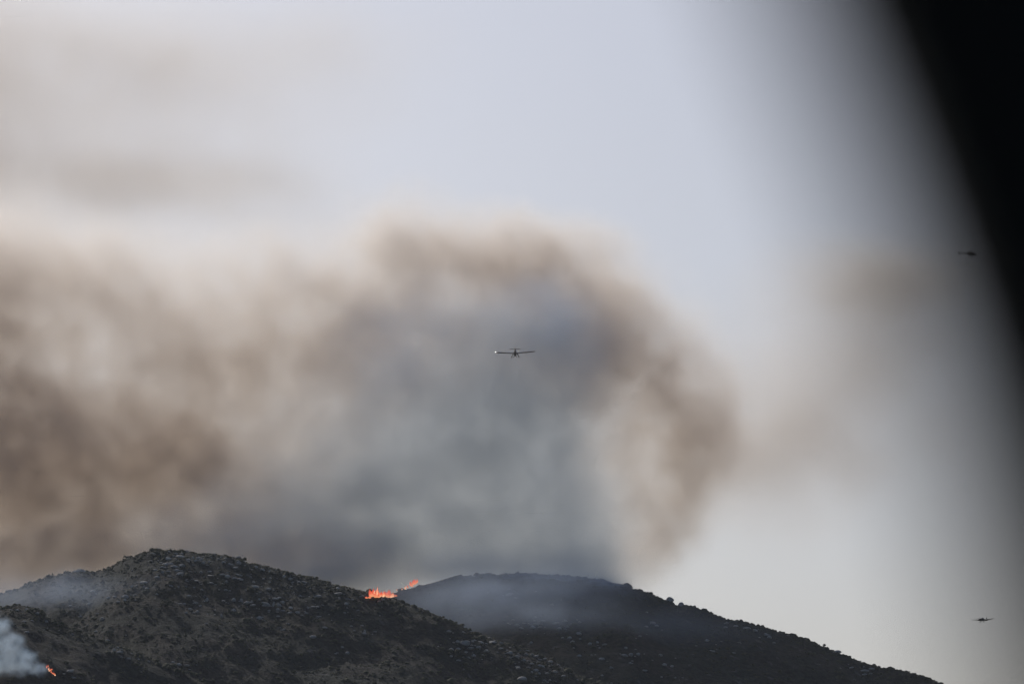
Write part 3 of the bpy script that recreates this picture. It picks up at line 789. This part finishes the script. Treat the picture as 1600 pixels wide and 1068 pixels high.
p1 = aeroplane(at(805, 552, 2580), 0.0, R(-1.6), R(-4), 'water bomber seen from behind with wings spread, heading into the smoke')
bm = bmesh.new(); bmesh.ops.create_uvsphere(bm, u_segments=10, v_segments=6, radius=.19)
link('wingtip_light', bm_mesh('wingtip_light', bm, True), M['lamp'], p1).location = (-8.95, -.55, .78)
aeroplane(at(1535, 968, 4100), R(180 - 33), R(1), R(-2), 'distant plane banking low over the clear end of the hills')

def helicopter(loc, yaw, label):
    root = empty('helicopter', loc, (0, 0, yaw))
    tag(root, label, 'helicopter')
    P_ = lambda nm, bm, mt, sm=True: link(nm, bm_mesh(nm, bm, sm), M[mt], root)
    fus = P_('fuselage', lathe_y([(3.3, .1, .1, -.25), (3.0, .45, .4, -.2), (2.2, .8, .8, 0), (1.0, .95, 1.05, .1), (-.4, .95, 1.05, .15), (-1.5, .7, .8, .3), (-2.2, .35, .42, .45)]), 'heli')
    link('windscreen', bm_mesh('windscreen', lathe_y([(2.95, .2, .15, .1), (2.4, .62, .45, .32), (1.5, .86, .6, .5), (1.2, .3, .2, .6)]), True), M['glass'], fus)
    P_('engine_cowling', lathe_y([(1.1, .15, .15, 1.1), (.7, .5, .4, 1.15), (-1.0, .5, .42, 1.15), (-1.9, .2, .2, .95)]), 'heli')
    P_('tail_boom', lathe_y([(-1.9, .34, .40, .45), (-4.5, .22, .26, .5), (-7.2, .14, .17, .55)]), 'heli')
    P_('tail_fin', loft([[Vector((.06 * sy, -6.6 - lead - dx, z)) for dx, sy in ((0, 0), (.2, 1), (.7, 1), (.9, 0), (.7, -1), (.2, -1))] for z, lead in ((-.5, .6), (.5, .2), (1.7, .8))]), 'heli')
    for s in (-1, 1):
        P_('stabiliser', wing_half(s, 1.3, .6, .5, .12, 0, .05), 'heli').location = (0, -5.6, .5)
        P_('skid', tube_bm((s * 1.05, 2.2, -1.65), (s * 1.05, -1.7, -1.6), .08, .08), 'plane_dark')
        for yy in (1.2, -.8):
            P_('skid_strut', tube_bm((s * .6, yy, -.7), (s * 1.05, yy, -1.62), .07, .06), 'plane_dark')
    mast = P_('rotor_mast', tube_bm((0, .2, 1.3), (0, .2, 2.05), .16, .12), 'plane_dark')
    for k in range(3):
        a = k / 3 * 2 * math.pi + .35
        d = Vector((math.cos(a), math.sin(a), 0)); t = Vector((-math.sin(a), math.cos(a), 0))
        secs = []
        for f in (.15, .8, 3.0, 5.3):
            c = Vector((0, .2, 1.98 + .10 * f / 5)) + d * f
            wd = .06 if f < .5 else .17
            secs.append([c + t * wd, c + Vector((0, 0, .035)), c - t * wd, c - Vector((0, 0, .035))])
        link('rotor_blade', bm_mesh('rotor_blade', loft(secs)), M['plane_dark'], mast)
    tr = P_('tail_rotor', tube_bm((.1, -7.3, .75), (.4, -7.3, .75), .1, .1), 'plane_dark')
    for k in range(2):
        a = k * math.pi + .9
        d = Vector((0, math.cos(a), math.sin(a))); t = Vector((0, -math.sin(a), math.cos(a)))
        link('tail_rotor_blade', bm_mesh('tail_rotor_blade', loft([[Vector((.38, -7.3, .75)) + d * f + t * .08, Vector((.41, -7.3, .75)) + d * f, Vector((.38, -7.3, .75)) + d * f - t * .08, Vector((.35, -7.3, .75)) + d * f] for f in (.05, .95)])), M['plane_dark'], tr)
helicopter(at(1517, 397, 3500), R(-83), 'small dark helicopter flying high beside the dark slanted post')

# ---------------------------------------------------------------- the dark post that stands close beside the camera, far out of focus
PD = 1.1
def near(u, v):
    d = ray(u, v); t = PD / d[1]
    return Vector((d[0] * t, PD, CAMZ + d[2] * t))
e0, e1 = near(1222, 0), near(1566, 1068)       # its edge
ax = (e0 - e1).normalized()                    # upwards along the post
side = Vector((ax.z, 0, -ax.x))
W_ = 0.13
foot = e1 + ax * (-(e1.z) / ax.z) + side * W_ * .5
top = foot + ax * 2.5
def post_ring(c, w, d_):
    pts = []
    for sx, sy in ((1, .6), (.6, 1), (-.6, 1), (-1, .6), (-1, -.6), (-.6, -1), (.6, -1), (1, -.6)):
        pts.append(c + side * (sx * w / 2) + Vector((0, sy * d_ / 2, 0)))
    return pts
post = empty('leaning_post', foot)
tag(post, 'black slanted post, blurred, close in front of the sky', 'post')
def loc_(p): return p - foot
l1, l0 = (e1 - foot).dot(ax), (e0 - foot).dot(ax)
def bow(s):                                    # the post is not quite straight
    t = min(max((s - l1) / (l0 - l1), 0), 1)
    return side * (.013 * t * (1 - t))
stations = [-.02, .8, l1] + [l1 + (l0 - l1) * k / 10 for k in range(1, 10)] + [l0, 2.1, 2.5]
link('shaft', bm_mesh('shaft', loft([[loc_(q) for q in post_ring(foot + ax * s + bow(s), W_, .07)] for s in stations])), M['black'], post)
link('cap', bm_mesh('cap', loft([[loc_(q) for q in post_ring(top + ax * s, W_ + e_, .07 + e_)] for s, e_ in ((-.02, .012), (.015, .012), (.03, -.02))])), M['black'], post)
link('base_plate', bm_mesh('base_plate', loft([[Vector((x, y, z)) for x, y in ((.12, .1), (-.12, .1), (-.12, -.1), (.12, -.1))] for z in (.003, .02)])), M['black'], post)
